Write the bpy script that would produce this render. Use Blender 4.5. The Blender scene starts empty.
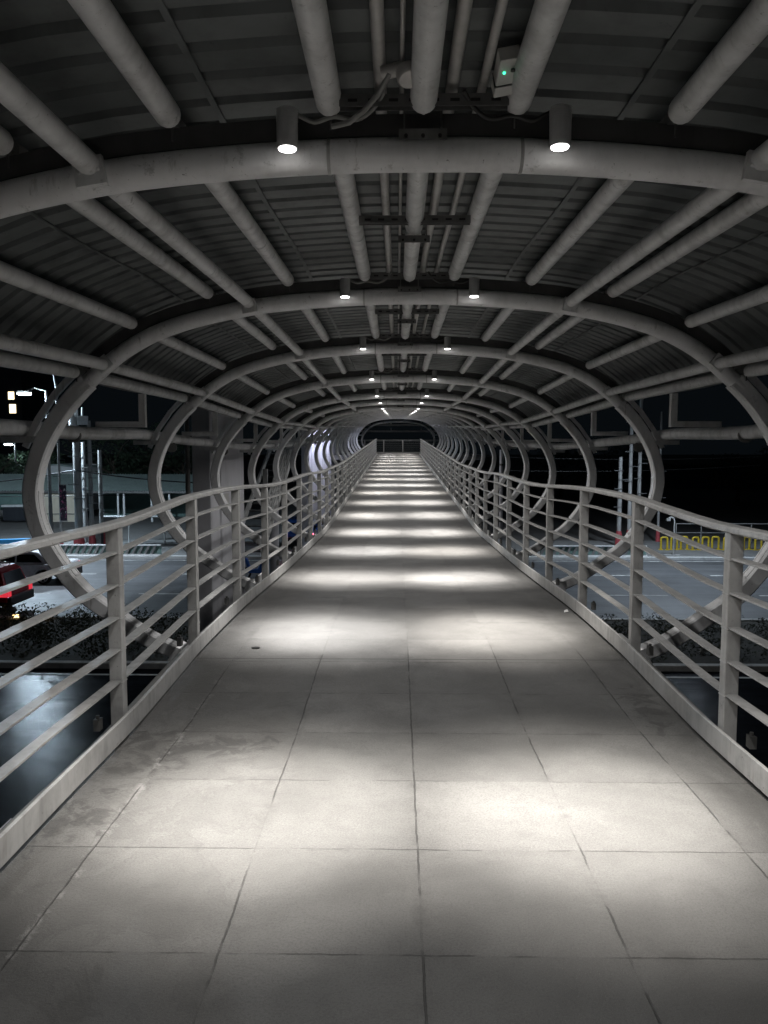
import bpy, bmesh, math, random
from mathutils import Vector, Matrix
R = math.radians
rng = random.Random(7)
S = bpy.context.scene
COL = S.collection

# ------------------------------------------------------------------ helpers
class MB:
    """collects shapes, then links them as ONE mesh object"""
    def __init__(s): s.v=[]; s.f=[]; s.sm=[]
    def add(s, vs, fs, smooth=False):
        n=len(s.v); s.v+= [tuple(p) for p in vs]
        for f in fs: s.f.append([i+n for i in f]); s.sm.append(smooth)
    def box(s, x0,x1,y0,y1,z0,z1):
        s.add([(x0,y0,z0),(x1,y0,z0),(x1,y1,z0),(x0,y1,z0),(x0,y0,z1),(x1,y0,z1),(x1,y1,z1),(x0,y1,z1)],
              [(0,3,2,1),(4,5,6,7),(0,1,5,4),(1,2,6,5),(2,3,7,6),(3,0,4,7)])
    def obox(s, c, ax, ay, az):
        c,ax,ay,az=map(Vector,(c,ax,ay,az)); vs=[]
        for k in (-1,1):
            for i,j in ((-1,-1),(1,-1),(1,1),(-1,1)): vs.append(c+ax*i+ay*j+az*k)
        s.add(vs,[(0,3,2,1),(4,5,6,7),(0,1,5,4),(1,2,6,5),(2,3,7,6),(3,0,4,7)])
    def bar(s, a, b, w, h, up=(0,0,1)):
        a,b=Vector(a),Vector(b); d=(b-a); L=d.length; d.normalize()
        u=Vector(up); x=d.cross(u)
        if x.length<1e-4: x=d.cross(Vector((1,0,0)))
        x.normalize(); z=x.cross(d)
        s.obox((a+b)/2, x*(w/2), d*(L/2), z*(h/2))
    def tube(s, pts, r, n=16, caps=True, radii=None, up=None):
        pts=[Vector(p) for p in pts]; N=len(pts); rings=[]
        ref=Vector(up) if up else None
        for i,p in enumerate(pts):
            t=(pts[min(i+1,N-1)]-pts[max(i-1,0)]).normalized()
            u=ref if ref is not None else (Vector((0,0,1)) if abs(t.z)<.95 else Vector((1,0,0)))
            x=t.cross(u).normalized(); y=x.cross(t)
            if ref is None: ref=y
            else: ref=y
            rr=radii[i] if radii else r
            rings.append([p+x*(rr*math.cos(2*math.pi*k/n))+y*(rr*math.sin(2*math.pi*k/n)) for k in range(n)])
        vs=[q for g in rings for q in g]; fs=[]
        for i in range(N-1):
            for k in range(n):
                k2=(k+1)%n; fs.append((i*n+k,i*n+k2,(i+1)*n+k2,(i+1)*n+k))
        s.add(vs,[f[::-1] for f in fs],True)
        if caps:
            s.add(rings[0],[tuple(range(n))]); s.add(rings[-1],[tuple(range(n))[::-1]])
    def capped(s, a, b, r, n=16, rd=.02):
        """straight tube with softly rounded ends"""
        a,b=Vector(a),Vector(b); d=(b-a).normalized()
        P=[a,a+d*rd*.15,a+d*rd*.5,a+d*rd,b-d*rd,b-d*rd*.5,b-d*rd*.15,b]
        q=[r-rd,r-rd*.5,r-rd*.13,r,r,r-rd*.13,r-rd*.5,r-rd]
        s.tube(P,r,n,True,q)
    def sweep(s, pts, prof, side, caps=True, smooth=False):
        """profile [(a,b)] swept along pts; a along side vector(s), b along normal = side x tangent"""
        pts=[Vector(p) for p in pts]; N=len(pts); n=len(prof); vs=[]
        for i,p in enumerate(pts):
            t=(pts[min(i+1,N-1)]-pts[max(i-1,0)]).normalized()
            sd=Vector(side); nn=sd.cross(t).normalized()
            pr=prof[i] if isinstance(prof[0][0],(tuple,list)) else prof
            vs+=[p+sd*a+nn*b for a,b in pr]
        n=len(vs)//N; fs=[]
        for i in range(N-1):
            for k in range(n):
                k2=(k+1)%n; fs.append((i*n+k,i*n+k2,(i+1)*n+k2,(i+1)*n+k))
        s.add(vs,fs,smooth)
        if caps:
            s.add(vs[:n],[tuple(range(n))[::-1]]); s.add(vs[-n:],[tuple(range(n))])
    def prism(s, poly, y0, y1, axis='y'):
        """polygon in x,z extruded along y"""
        n=len(poly)
        a=[(x,y0,z) for x,z in poly]; b=[(x,y1,z) for x,z in poly]
        s.add(a+b,[tuple(range(n)),tuple(range(2*n-1,n-1,-1))]+[(k,k+n,(k+1)%n+n,(k+1)%n) for k in range(n)])
    def build(s, name, mat, parent=None, fix=True):
        me=bpy.data.meshes.new(name); me.from_pydata(s.v,[],s.f)
        me.polygons.foreach_set('use_smooth',s.sm)
        me.update()
        if fix:
            bm=bmesh.new(); bm.from_mesh(me); bmesh.ops.recalc_face_normals(bm,faces=bm.faces); bm.to_mesh(me); bm.free()
        if mat: me.materials.append(mat)
        o=bpy.data.objects.new(name,me); COL.objects.link(o)
        if parent: o.parent=parent
        return o

def empty(name, loc, label=None, cat=None, group=None):
    o=bpy.data.objects.new(name,None); COL.objects.link(o); o.location=loc; o.empty_display_size=.2
    if label: o['label']=label
    if cat: o['category']=cat
    if group: o['group']=group
    return o
def tag(o,label,cat,group=None):
    o['label']=label; o['category']=cat
    if group: o['group']=group
    return o
def struct(o): o['kind']='structure'; return o
def bevel(o,w,seg=2):
    m=o.modifiers.new('Bevel','BEVEL'); m.width=w; m.segments=seg; m.limit_method='ANGLE'; m.angle_limit=R(40)
    return o
def copy_tree(o,parent=None):
    c=o.copy(); COL.objects.link(c)
    if parent: c.parent=parent
    for ch in list(o.children): copy_tree(ch,c)
    return c
ORD=['zeroth','first','second','third','fourth','fifth','sixth','seventh','eighth','ninth','tenth','eleventh','twelfth','thirteenth',
     'fourteenth','fifteenth','sixteenth','seventeenth','eighteenth','nineteenth','twentieth','twenty-first','twenty-second']

# ------------------------------------------------------------------ materials
class NT:
    def __init__(s,name):
        m=bpy.data.materials.new(name); m.use_nodes=True; s.m=m; s.t=m.node_tree; s.b=s.t.nodes['Principled BSDF']
    def n(s,typ,**kw):
        nd=s.t.nodes.new(typ)
        for k,v in kw.items():
            if k.startswith('i_'): nd.inputs[k[2:].replace('_',' ')].default_value=v
            else: setattr(nd,k,v)
        return nd
    def l(s,a,b): s.t.links.new(a,b)
    def math(s,op,a,b=None,c=None,clamp=False):
        nd=s.t.nodes.new('ShaderNodeMath'); nd.operation=op; nd.use_clamp=clamp
        for i,q in enumerate((a,b,c)):
            if q is None: continue
            if isinstance(q,(int,float)): nd.inputs[i].default_value=q
            else: s.l(q,nd.inputs[i])
        return nd.outputs[0]
    def smooth(s,x,a,b,o0=0.,o1=1.):
        nd=s.t.nodes.new('ShaderNodeMapRange'); nd.interpolation_type='SMOOTHSTEP'
        s.l(x,nd.inputs[0]); nd.inputs[1].default_value=a; nd.inputs[2].default_value=b; nd.inputs[3].default_value=o0; nd.inputs[4].default_value=o1
        return nd.outputs[0]
    def mix(s,f,a,b):
        nd=s.t.nodes.new('ShaderNodeMix'); nd.data_type='RGBA'
        if isinstance(f,(int,float)): nd.inputs[0].default_value=f
        else: s.l(f,nd.inputs[0])
        for i,q in ((6,a),(7,b)):
            if isinstance(q,(tuple,list)): nd.inputs[i].default_value=(*q,1) if len(q)==3 else q
            else: s.l(q,nd.inputs[i])
        return nd.outputs[2]
    def pos(s): return s.n('ShaderNodeNewGeometry').outputs['Position']
    def obj(s): return s.n('ShaderNodeTexCoord').outputs['Object']
    def noise(s,vec,scale,detail=4,rough=.55,dist=0.):
        nd=s.n('ShaderNodeTexNoise'); nd.inputs['Scale'].default_value=scale; nd.inputs['Detail'].default_value=detail
        nd.inputs['Roughness'].default_value=rough; nd.inputs['Distortion'].default_value=dist
        if vec is not None: s.l(vec,nd.inputs['Vector'])
        return nd.outputs[0]
    def scalev(s,vec,v):
        nd=s.n('ShaderNodeVectorMath',operation='MULTIPLY'); s.l(vec,nd.inputs[0]); nd.inputs[1].default_value=v; return nd.outputs[0]
    def bump(s,h,strength=.3,dist=.01,prev=None):
        nd=s.n('ShaderNodeBump'); nd.inputs['Strength'].default_value=strength; nd.inputs['Distance'].default_value=dist
        s.l(h,nd.inputs['Height'])
        if prev is not None: s.l(prev,nd.inputs['Normal'])
        return nd.outputs[0]
    def setc(s,c):
        if isinstance(c,(tuple,list)): s.b.inputs['Base Color'].default_value=(*c,1)
        else: s.l(c,s.b.inputs['Base Color'])
    def setr(s,r):
        if isinstance(r,(int,float)): s.b.inputs['Roughness'].default_value=r
        else: s.l(r,s.b.inputs['Roughness'])

def weathered(name, col, dark, rough=.5, sc=3., amt=.6, metal=0., grain=60, bump=.08, spec=.5, wear=False):
    t=NT(name); p=t.pos()
    a=t.noise(p,sc,6,.65,.3); b=t.noise(t.scalev(p,(1,1,.15)),sc*4,5,.6); g=t.noise(p,grain,3,.6)
    f=t.smooth(t.math('ADD',t.math('MULTIPLY',a,.6),t.math('MULTIPLY',b,.4)),.42,.68,0,amt)
    c=t.mix(f,col,dark)
    sp=t.smooth(g,.66,.74,0,.5*amt)
    c=t.mix(sp,c,tuple(x*.55 for x in dark))
    if wear:
        w1=t.noise(p,11,6,.72,.4); w2=t.noise(t.scalev(p,(6,6,.8)),3.,5,.65,.2)
        c=t.mix(t.smooth(w1,.60,.70,0,.55),c,tuple(x*.5 for x in dark))
        c=t.mix(t.smooth(w2,.60,.72,0,.45),c,(.19,.165,.145))
        c=t.mix(t.smooth(t.noise(p,38,4,.7),.66,.72,0,.7),c,(.07,.06,.055))
    t.setc(c); t.setr(t.math('ADD',rough-.1,t.math('MULTIPLY',b,.25)))
    t.b.inputs['Metallic'].default_value=metal
    t.b.inputs['Specular IOR Level'].default_value=spec
    t.l(t.bump(t.math('ADD',g,t.math('MULTIPLY',a,2.)),bump,.004),t.b.inputs['Normal'])
    return t.m
def plain(name,col,rough=.5,metal=0.,em=None,es=0.):
    t=NT(name); p=t.pos(); f=t.noise(p,9,4,.6)
    t.setc(t.mix(t.smooth(f,.35,.7,0,.5),col,tuple(x*.7 for x in col))); t.setr(rough); t.b.inputs['Metallic'].default_value=metal
    if em: t.b.inputs['Emission Color'].default_value=(*em,1); t.b.inputs['Emission Strength'].default_value=es
    return t.m

M={}
M['paint']=weathered('pale_grey_steel_paint',(.75,.755,.76),(.42,.42,.42),.40,2.5,.9,wear=True)
M['arch']=weathered('arch_steel_paint',(.88,.88,.89),(.62,.62,.62),.36,2.2,.85,wear=True)
M['rail']=weathered('railing_paint',(.41,.408,.402),(.25,.248,.244),.40,5,.9,wear=True)
M['conduit']=weathered('galvanised_pipe',(.47,.46,.45),(.30,.29,.28),.4,5,.7,.2)
M['channel']=weathered('slotted_channel_steel',(.20,.20,.20),(.11,.11,.11),.4,8,.6,.6)
M['roof']=weathered('roof_sheet_underside',(.125,.137,.138),(.07,.077,.077),.5,2.,.8,.25,40,.05)
M['ribplate']=weathered('dark_rib_plate',(.07,.07,.07),(.04,.04,.04),.6)
M['lamp']=weathered('lamp_housing_grey',(.55,.55,.56),(.36,.36,.36),.38,9,.5,.3)
M['cable']=plain('grey_cable_sheath',(.22,.22,.215),.5)
M['blackcable']=plain('black_cable_sheath',(.02,.02,.02),.5)
M['lens']=plain('lit_lens',(1,1,1),.3,0,(1,.97,.93),18.)
M['girder']=weathered('deck_girder_paint',(.16,.16,.155),(.07,.07,.07),.55,3,.7)
M['bolt']=plain('bolt_block_grey',(.4,.4,.4),.45,.2)
M['box']=weathered('device_plastic',(.52,.52,.50),(.36,.36,.34),.4,8,.4)
M['led']=plain('green_led',(.05,.8,.35),.3,0,(.05,1,.45),3.)
M['black']=plain('black_plastic',(.015,.015,.015),.4)
M['concrete']=weathered('grey_concrete',(.64,.64,.68),(.5,.5,.53),.85,1.2,.7,0,30,.3,.3)
M['lavwall']=weathered('pale_plaster_wall',(.66,.66,.72),(.5,.5,.56),.8,.8,.5,0,30,.15,.3)
M['kerb']=weathered('kerb_concrete',(.5,.5,.49),(.28,.28,.27),.8,2.,.7,0,25,.3,.3)
M['soil']=weathered('planted_soil',(.03,.028,.02),(.015,.014,.01),.9,2)
M['white']=weathered('white_painted_steel',(.75,.75,.74),(.5,.5,.5),.5,3,.5)
M['pole']=weathered('concrete_pole',(.33,.33,.32),(.2,.2,.2),.75,2.2,.7)
M['red']=weathered('faded_red_paint',(.42,.07,.08),(.28,.05,.06),.6,4,.6)
M['yellow']=weathered('yellow_pipe_paint',(.50,.37,.02),(.33,.24,.02),.5,5,.4)
M['cream']=weathered('cream_wall',(.68,.60,.48),(.5,.43,.33),.85,1.5,.5)
M['teal']=weathered('teal_wall',(.15,.23,.21),(.09,.14,.13),.8,1.5,.6)
M['shedroof']=weathered('green_grey_shed_roof',(.34,.41,.385),(.2,.245,.235),.5,1.5,.6)
M['dark']=weathered('dark_facade',(.03,.033,.04),(.018,.02,.026),.8,.6,.5)
M['navy']=weathered('navy_facade',(.03,.05,.09),(.02,.035,.06),.7,.8,.5)
M['bluebox']=plain('blue_plastic',(.05,.30,.62),.4)
M['winlit']=plain('lit_window',(.9,.8,.55),.4,0,(1,.82,.5),2.5)
M['streetlens']=plain('street_lamp_lens',(1,1,1),.3,0,(.75,.92,1.),60.)
M['paper']=plain('paper_scrap',(.75,.75,.75),.8)
M['bark']=weathered('bark',(.07,.055,.04),(.035,.03,.02),.9,6)
M['redpaint']=plain('car_red_paint',(.42,.012,.022),.22,.15)
M['whitepaint']=plain('car_white_paint',(.75,.76,.78),.25)
M['bluepaint']=plain('car_blue_paint',(.05,.15,.50),.25,.1)
M['glass']=plain('tinted_glass',(.012,.014,.016),.08)
M['tyre']=plain('tyre_rubber',(.012,.012,.012),.8)
M['rim']=plain('alloy_rim',(.45,.46,.48),.3,.7)
M['tail']=plain('tail_light_red',(.5,.01,.02),.25,0,(1,.05,.08),.6)
M['taillit']=plain('tail_light_lit',(.9,.1,.15),.25,0,(1,.12,.2),9.)
M['plate']=plain('reverse_light_blue_white',(.6,.7,1.),.3,0,(.45,.6,1.),1.2)
M['amber']=plain('amber_reflector_glow',(.9,.6,.2),.3,0,(1,.68,.3),4.)  # no lamp: emission stands in for light the reflector throws back
M['violet']=plain('violet_lamp',(.4,.3,1.),.3,0,(.35,.25,1.),12.)
M['chrome']=plain('silver_trim',(.6,.6,.62),.25,.8)

def leafmat(name,c1,c2):
    t=NT(name); p=t.pos(); f=t.noise(p,1.3,3,.6); g=t.noise(p,14,2,.5)
    c=t.mix(t.smooth(t.math('ADD',t.math('MULTIPLY',f,.6),t.math('MULTIPLY',g,.4)),.36,.64),c1,c2); t.setc(c); t.setr(.6)
    return t.m
M['leaf']=leafmat('dark_leaves',(.02,.035,.022),(.045,.07,.035))
M['shrub']=leafmat('shrub_leaves',(.014,.02,.01),(.03,.042,.018))

# deck tiles: joints, stains and grain, all in world metres
def deckmat():
    t=NT('paving_concrete'); p=t.pos()
    sx=t.n('ShaderNodeSeparateXYZ'); t.l(p,sx.inputs[0]); x,y=sx.outputs[0],sx.outputs[1]
    wob=t.math('MULTIPLY',t.math('SUBTRACT',t.noise(p,7,4,.7),.5),.016)
    def line(c,o,per):
        q=t.math('ADD',t.math('SUBTRACT',c,o),wob)
        fr=t.math('FRACT',t.math('ADD',t.math('DIVIDE',q,per),.5+100))
        return t.math('MULTIPLY',t.math('ABSOLUTE',t.math('SUBTRACT',fr,.5)),per)
    dx=line(x,.079,.603); dy=line(y,DY0,.597)
    pres=t.smooth(t.noise(p,2.4,4,.7),.41,.55,.10,1.)
    jx=t.math('MULTIPLY',t.smooth(dx,.0018,.0042,1,0),pres)
    pres2=t.smooth(t.noise(t.scalev(p,(1.3,1,1)),2.3,4,.7),.43,.56,.08,.9)
    jy=t.math('MULTIPLY',t.smooth(dy,.0016,.0038,1,0),pres2)
    j=t.math('MULTIPLY',t.math('MAXIMUM',jx,jy),t.smooth(y,5.1,5.6,1,.22))
    # the full-width movement joint
    ex=t.smooth(t.math('ABSOLUTE',t.math('SUBTRACT',t.math('ADD',y,t.math('MULTIPLY',wob,.5)),EXP)),.003,.007,1,0)
    j=t.math('MAXIMUM',j,ex)
    big=t.noise(p,.9,5,.6,.4); mid=t.noise(p,5,6,.7,.6); fine=t.noise(p,120,3,.7); gr=t.noise(p,420,2,.6)
    base=t.mix(t.smooth(big,.3,.7),(.082,.0803,.078),(.138,.1355,.132))
    base=t.mix(t.smooth(mid,.45,.7,0,.35),base,(.075,.074,.072))
    # per-slab tone
    wn=t.n('ShaderNodeTexWhiteNoise',noise_dimensions='2D')
    cx=t.n('ShaderNodeCombineXYZ')
    t.l(t.math('FLOOR',t.math('DIVIDE',t.math('SUBTRACT',x,.079),.603)),cx.inputs[0]); t.l(t.math('FLOOR',t.math('DIVIDE',t.math('SUBTRACT',y,DY0),.597)),cx.inputs[1])
    t.l(cx.outputs[0],wn.inputs['Vector'])
    slab=t.n('ShaderNodeHueSaturation'); t.l(base,slab.inputs['Color']); t.l(t.math('ADD',.86,t.math('MULTIPLY',wn.outputs[0],.26)),slab.inputs['Value'])
    base=slab.outputs[0]
    # grain
    base=t.mix(t.smooth(fine,.42,.68,0,.5),base,(.062,.061,.059))
    base=t.mix(t.smooth(gr,.55,.75,0,.4),base,(.30,.295,.285))
    # grime round joints and along the kerbs
    near=t.math('MULTIPLY',t.smooth(t.math('MINIMUM',dx,dy),.0,.05,1,0),t.smooth(t.noise(p,3.3,5,.7),.5,.66))
    base=t.mix(t.math('MULTIPLY',near,.45),base,(.05,.049,.047))
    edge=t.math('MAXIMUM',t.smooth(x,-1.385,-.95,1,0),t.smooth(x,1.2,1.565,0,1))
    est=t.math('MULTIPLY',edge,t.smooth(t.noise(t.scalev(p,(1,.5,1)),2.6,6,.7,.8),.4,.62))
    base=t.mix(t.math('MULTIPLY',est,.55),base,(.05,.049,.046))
    # tide lines of dried puddles, left side near the kerb
    nn=t.noise(p,2.6,5,.6,.7)
    tl=t.smooth(t.math('ABSOLUTE',t.math('SUBTRACT',nn,.5)),.0,.02,1,0)
    zone=t.math('MULTIPLY',t.smooth(x,-.7,-.25,1,0.05),t.smooth(y,5.0,5.6,1,.1))
    base=t.mix(t.math('MULTIPLY',t.math('MULTIPLY',tl,zone),.22),base,(.035,.034,.033))
    wet=t.math('MULTIPLY',t.smooth(nn,.5,.53),zone)
    base=t.mix(t.math('MULTIPLY',wet,.22),base,(.06,.059,.057))
    # dark damp patch beside the left joint
    def spotm(cx,cy,rx,ry):
        ex_=t.math('DIVIDE',t.math('SUBTRACT',x,cx),rx); ey_=t.math('DIVIDE',t.math('SUBTRACT',y,cy),ry)
        return t.smooth(t.math('SQRT',t.math('ADD',t.math('MULTIPLY',ex_,ex_),t.math('MULTIPLY',ey_,ey_))),.25,1.,1,0)
    dn=t.noise(p,7.5,6,.65,1.2)
    dm=t.math('MAXIMUM',t.math('MAXIMUM',spotm(-1.2,3.62,.34,.55),spotm(-.84,3.75,.34,.22)),t.math('MAXIMUM',spotm(-1.28,2.95,.2,.4),spotm(1.42,4.3,.18,.5)))
    dmask=t.math('MULTIPLY',t.smooth(t.math('ADD',dn,t.math('MULTIPLY',dm,.16)),.60,.70),t.smooth(dm,0.,.25))
    base=t.mix(t.math('MULTIPLY',dmask,.5),base,(.035,.034,.033))
    # pale filler smeared in the joint at x=-1.12
    fil=t.math('MULTIPLY',t.smooth(t.math('ABSOLUTE',t.math('ADD',t.math('ADD',x,1.127),t.math('MULTIPLY',t.math('SUBTRACT',t.noise(p,13,5,.75),.5),.10))),.0,.03,1,0),t.smooth(t.noise(p,9,6,.75,.5),.46,.62))
    fil=t.math('MULTIPLY',fil,t.smooth(y,4.4,5.0,1,0))
    base=t.mix(t.math('MULTIPLY',fil,.5),base,(.27,.265,.26))
    base=t.mix(t.math('MULTIPLY',j,.66),base,(.022,.022,.021))
    t.setc(base); t.setr(t.math('ADD',.62,t.math('MULTIPLY',mid,.25))); t.b.inputs['Specular IOR Level'].default_value=.35
    h=t.math('ADD',t.math('ADD',t.math('MULTIPLY',fine,.5),t.math('MULTIPLY',gr,.25)),t.math('MULTIPLY',mid,1.2))
    h=t.math('SUBTRACT',h,t.math('MULTIPLY',j,1.2)); h=t.math('ADD',h,t.math('MULTIPLY',fil,.9))
    t.l(t.bump(h,.8,.006),t.b.inputs['Normal'])
    return t.m
DY0=2.738; EXP=5.19
M['deck']=deckmat()
def asphalt(name,col,r0,r1):
    t=NT(name); p=t.pos(); a=t.noise(p,.5,5,.6); b=t.noise(p,70,3,.7); st=t.noise(t.scalev(p,(.05,1.6,1)),1.5,4,.6)
    c=t.mix(t.smooth(st,.35,.7,0,.7),col,tuple(q*.5 for q in col)); c=t.mix(t.smooth(b,.6,.75,0,.4),c,tuple(q*1.8 for q in col))
    t.b.inputs['IOR'].default_value=1.45 if r0>.4 else 1.05
    t.setc(c); t.setr(t.smooth(a,.3,.7,r0,r1)); t.l(t.bump(t.math('ADD',b,st),.5,.003 if r0<.4 else .006),t.b.inputs['Normal']); return t.m
M['asphalt']=asphalt('worn_asphalt',(.085,.088,.092),.45,.65)
M['wetasphalt']=asphalt('damp_asphalt',(.013,.015,.020),.15,.22)
M['paintline']=weathered('worn_road_paint',(.55,.55,.53),(.15,.15,.15),.7,2.5,.8)
M['ground']=weathered('dusty_ground',(.11,.105,.10),(.06,.058,.055),.9,.4,.7)
M['pavement']=weathered('pavement_concrete',(.17,.17,.165),(.10,.10,.10),.85,1.,.7)

# ------------------------------------------------------------------ the bridge's long profile
XC=.09
KP=[(-8,0),(0,0),(3,0),(3.9,-.012),(4.7,.012),(5.4,.036),(6.2,.034),(7,.018),(8.4,-.035),(10,-.09),(13,-.155),(14.6,-.188),(15.6,-.178),(17,-.140),(20,-.053),(30,.24),(40,.53),(53,.91),(54.2,.935),(55.5,.95),(70,.95)]
def F(y):
    K=KP
    if y<=K[0][0]: return K[0][1]
    for i in range(len(K)-1):
        if y<=K[i+1][0]:
            x0,y0=K[i]; x1,y1=K[i+1]; h=x1-x0; t=(y-x0)/h
            def sl(j):
                if j<=0 or j>=len(K)-1: return 0.
                a=(K[j][1]-K[j-1][1])/(K[j][0]-K[j-1][0]); b=(K[j+1][1]-K[j][1])/(K[j+1][0]-K[j][0])
                return 0. if a*b<=0 else 2*a*b/(a+b)
            m0,m1=sl(i)*h,sl(i+1)*h
            return (2*t**3-3*t*t+1)*y0+(t**3-2*t*t+t)*m0+(-2*t**3+3*t*t)*y1+(t**3-t*t)*m1
    return K[-1][1]
def sst(x,a,b):
    t=min(1,max(0,(x-a)/(b-a))); return t*t*(3-2*t)
def RB(y): return .10*sst(y,8.5,13)*(1-sst(y,14.5,21))
def FA(y): return F(y)+.028*math.exp(-((y-5.93)/1.3)**2)+.11*sst(y,6.5,9)*(1-sst(y,15.5,22))
def ys(a,b):
    r=[a]; y=a
    while y<b-1e-6:
        st=.25 if 2.5<y<9 else .75
        y=min(b,y+st); r.append(y)
    return r
Y0,Y1=-4.,54.3
XL,XR=-1.385,1.565
RING0,DRING=2.93,3.0
KS=list(range(-2,18))

# deck
d=MB(); yy=ys(Y0-1,55.4); vs=[];fs=[]
for y in yy:
    z=F(y); vs+=[(XL+.003,y,z),(XR-.003,y,z)]
for i in range(len(yy)-1): fs.append((2*i,2*i+1,2*i+3,2*i+2))
d.add(vs,fs); wk=struct(d.build('walkway',M['deck'],fix=False))
ld=MB(); ld.add([(-4.6,55.4,.95),(6,55.4,.95),(6,64.6,.95),(-4.6,64.6,.95)],[(0,1,2,3)])
struct(ld.build('landing',M['deck'],fix=False))
g=empty('deck_girder',(0,0,0),'dark painted steel girders and slab under the bridge walkway','bridge girder')
sl=MB(); sl.sweep([(XC,y,F(y)-.125) for y in ys(Y0-1,55.3)],[(-1.60,-.11),(1.60,-.11),(1.60,.11),(-1.60,.11)],(1,0,0)); sl.build('slab',M['girder'],g)
for sx in (-1,1):
    b=MB(); b.sweep([(XC+sx*1.64,y,F(y)-.25) for y in ys(Y0-1,55.2)],[(-.035,-.21),(.035,-.21),(.035,.21),(-.035,.21)],(1,0,0)); b.build('edge_beam',M['girder'],g)
lb=MB(); lb.box(-4.6,6,55.45,64.6,.55,.93); lb.build('landing_slab',M['girder'],g)

# ------------------------------------------------------------------ railings
def make_railing(side,label,yfirst):
    inner = XL if side<0 else XR          # inner face of the kick plate at the floor
    root=empty('bridge_railing',(inner,Y0,0),label,'railing')
    o=-root.location
    def P(x,y,z): return (x-inner,y-Y0,z)
    Ys=ys(Y0,Y1)
    px=inner+side*.0725                   # post centre line
    k=MB(); k.sweep([P(inner+side*.009,y,F(y)+.061) for y in Ys],[(-.009,-.047),(.009,-.047),(.009,.062),(-.009,.062)],(1,0,0)); 
    bevel(k.build('kick_plate',M['rail'],root),.003)
    t=MB(); t.sweep([P(px,y,F(y)+RB(y)+1.098) for y in Ys],[(-.043,-.010),(-.033,-.0175),(.033,-.0175),(.043,-.010),(.043,.010),(.033,.0175),(-.033,.0175),(-.043,.010)],(1,0,0))
    t.build('top_rail',M['rail'],root)
    for h in (.285,.452,.620,.790,.958):
        s=MB(); s.sweep([P(px,y,F(y)+RB(y)*h+h) for y in Ys],[(-.027,-.005),(.027,-.005),(.027,.005),(-.027,.005)],(1,0,0)); s.build('slat',M['rail'],root)
    y=yfirst
    while y-1.5>Y0: y-=1.5
    first=None; fb=None
    while y<Y1+.1:
        if first is None:
            a=MB(); a.box(-.034,.034,-.033,.033,-.10,1.082)
            for h in (.285,.452,.620,.790,.958): a.box(-.037,.037,-.036,.036,h-.012,h-.004)
            first=bevel(a.build('post',M['rail'],root),.006)
            b=MB(); b.box(side*.025-.016,side*.025+.016,-.022,.022,-.05,.01) ; b.tube([(side*.025,0,.01),(side*.025,0,.026)],.010,8)
            fb=b.build('anchor_block',M['girder'],first); fb.location=(side*.05,-.10,.10)
            p=first
        else:
            p=first.copy(); COL.objects.link(p); p.parent=root
            q=fb.copy(); COL.objects.link(q); q.parent=p
        p.location=P(px,y,F(y)); p.scale=(1,1,(1.082+RB(y))/1.082); y+=1.5
    return root
make_railing(-1,'pale steel railing with five flat slats along the left edge of the walkway, street beyond',3.92)
make_railing(1,'pale steel railing with five flat slats along the right edge of the walkway',3.74)

# railing across the far landing
br=empty('landing_railing',(-4.3,64.2,.95),'short railing crossing the far end of the walkway','railing')
t=MB(); t.box(0,8,-.04,.04,1.08,1.115); t.build('top_rail',M['rail'],br)
for h in (.285,.452,.620,.790,.958):
    s=MB(); s.box(0,8,-.03,.03,h-.006,h+.006); s.build('slat',M['rail'],br)
k=MB(); k.box(0,8,-.055,-.045,.0,.125); k.build('kick_plate',M['rail'],br)
for i in range(6):
    a=MB(); a.box(i*1.58,i*1.58+.075,-.037,.037,0,1.08); a.build('post',M['rail'],br)

# ------------------------------------------------------------------ arches
HALF=[(0,2.555),(.3,2.551),(.6,2.536),(.9,2.512),(1.18,2.478),(1.55,2.405),(1.88,2.305),(2.16,2.16),(2.40,1.97),(2.62,1.75),(2.79,1.50),(2.89,1.25),(2.92,1.02),(2.87,.77),(2.73,.51),(2.53,.27),(2.28,.085),(2.03,-.085),(1.80,-.19)]
def crom(P,n):
    out=[]; N=len(P)
    for i in range(N-1):
        p0=P[max(i-1,0)];p1=P[i];p2=P[i+1];p3=P[min(i+2,N-1)]
        if i==0 and P[0][0]==0: p0=(-P[1][0],P[1][1])
        for k in range(n):
            t=k/n
            out.append(tuple(.5*((2*b)+(-a+c)*t+(2*a-5*b+4*c-d)*t*t+(-a+3*b-3*c+d)*t**3) for a,b,c,d in zip(p0,p1,p2,p3)))
    out.append(P[-1]); return out
HC=crom(HALF,4)
JOINT=8*4+2                                # where the round tube meets the box arm
def arch_z(x):
    x=abs(x)
    for a,b in zip(HC,HC[1:]):
        if a[0]<=x<=b[0]: return a[1]+(b[1]-a[1])*(x-a[0])/max(1e-6,b[0]-a[0])
    return HC[-1][1]
def offs(path,d):
    out=[]
    for i,p in enumerate(path):
        a=path[max(i-1,0)]; b=path[min(i+1,len(path)-1)]
        tx,tz=b[0]-a[0],b[1]-a[1]; L=math.hypot(tx,tz); out.append((p[0]-tz/L*d*-1*-1,p[1]+tx/L*d) if False else (p[0]-tz/L*d,p[1]+tx/L*d))
    return out
def full(half): return [(-x,z) for x,z in half[::-1]]+list(half[1:])
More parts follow.
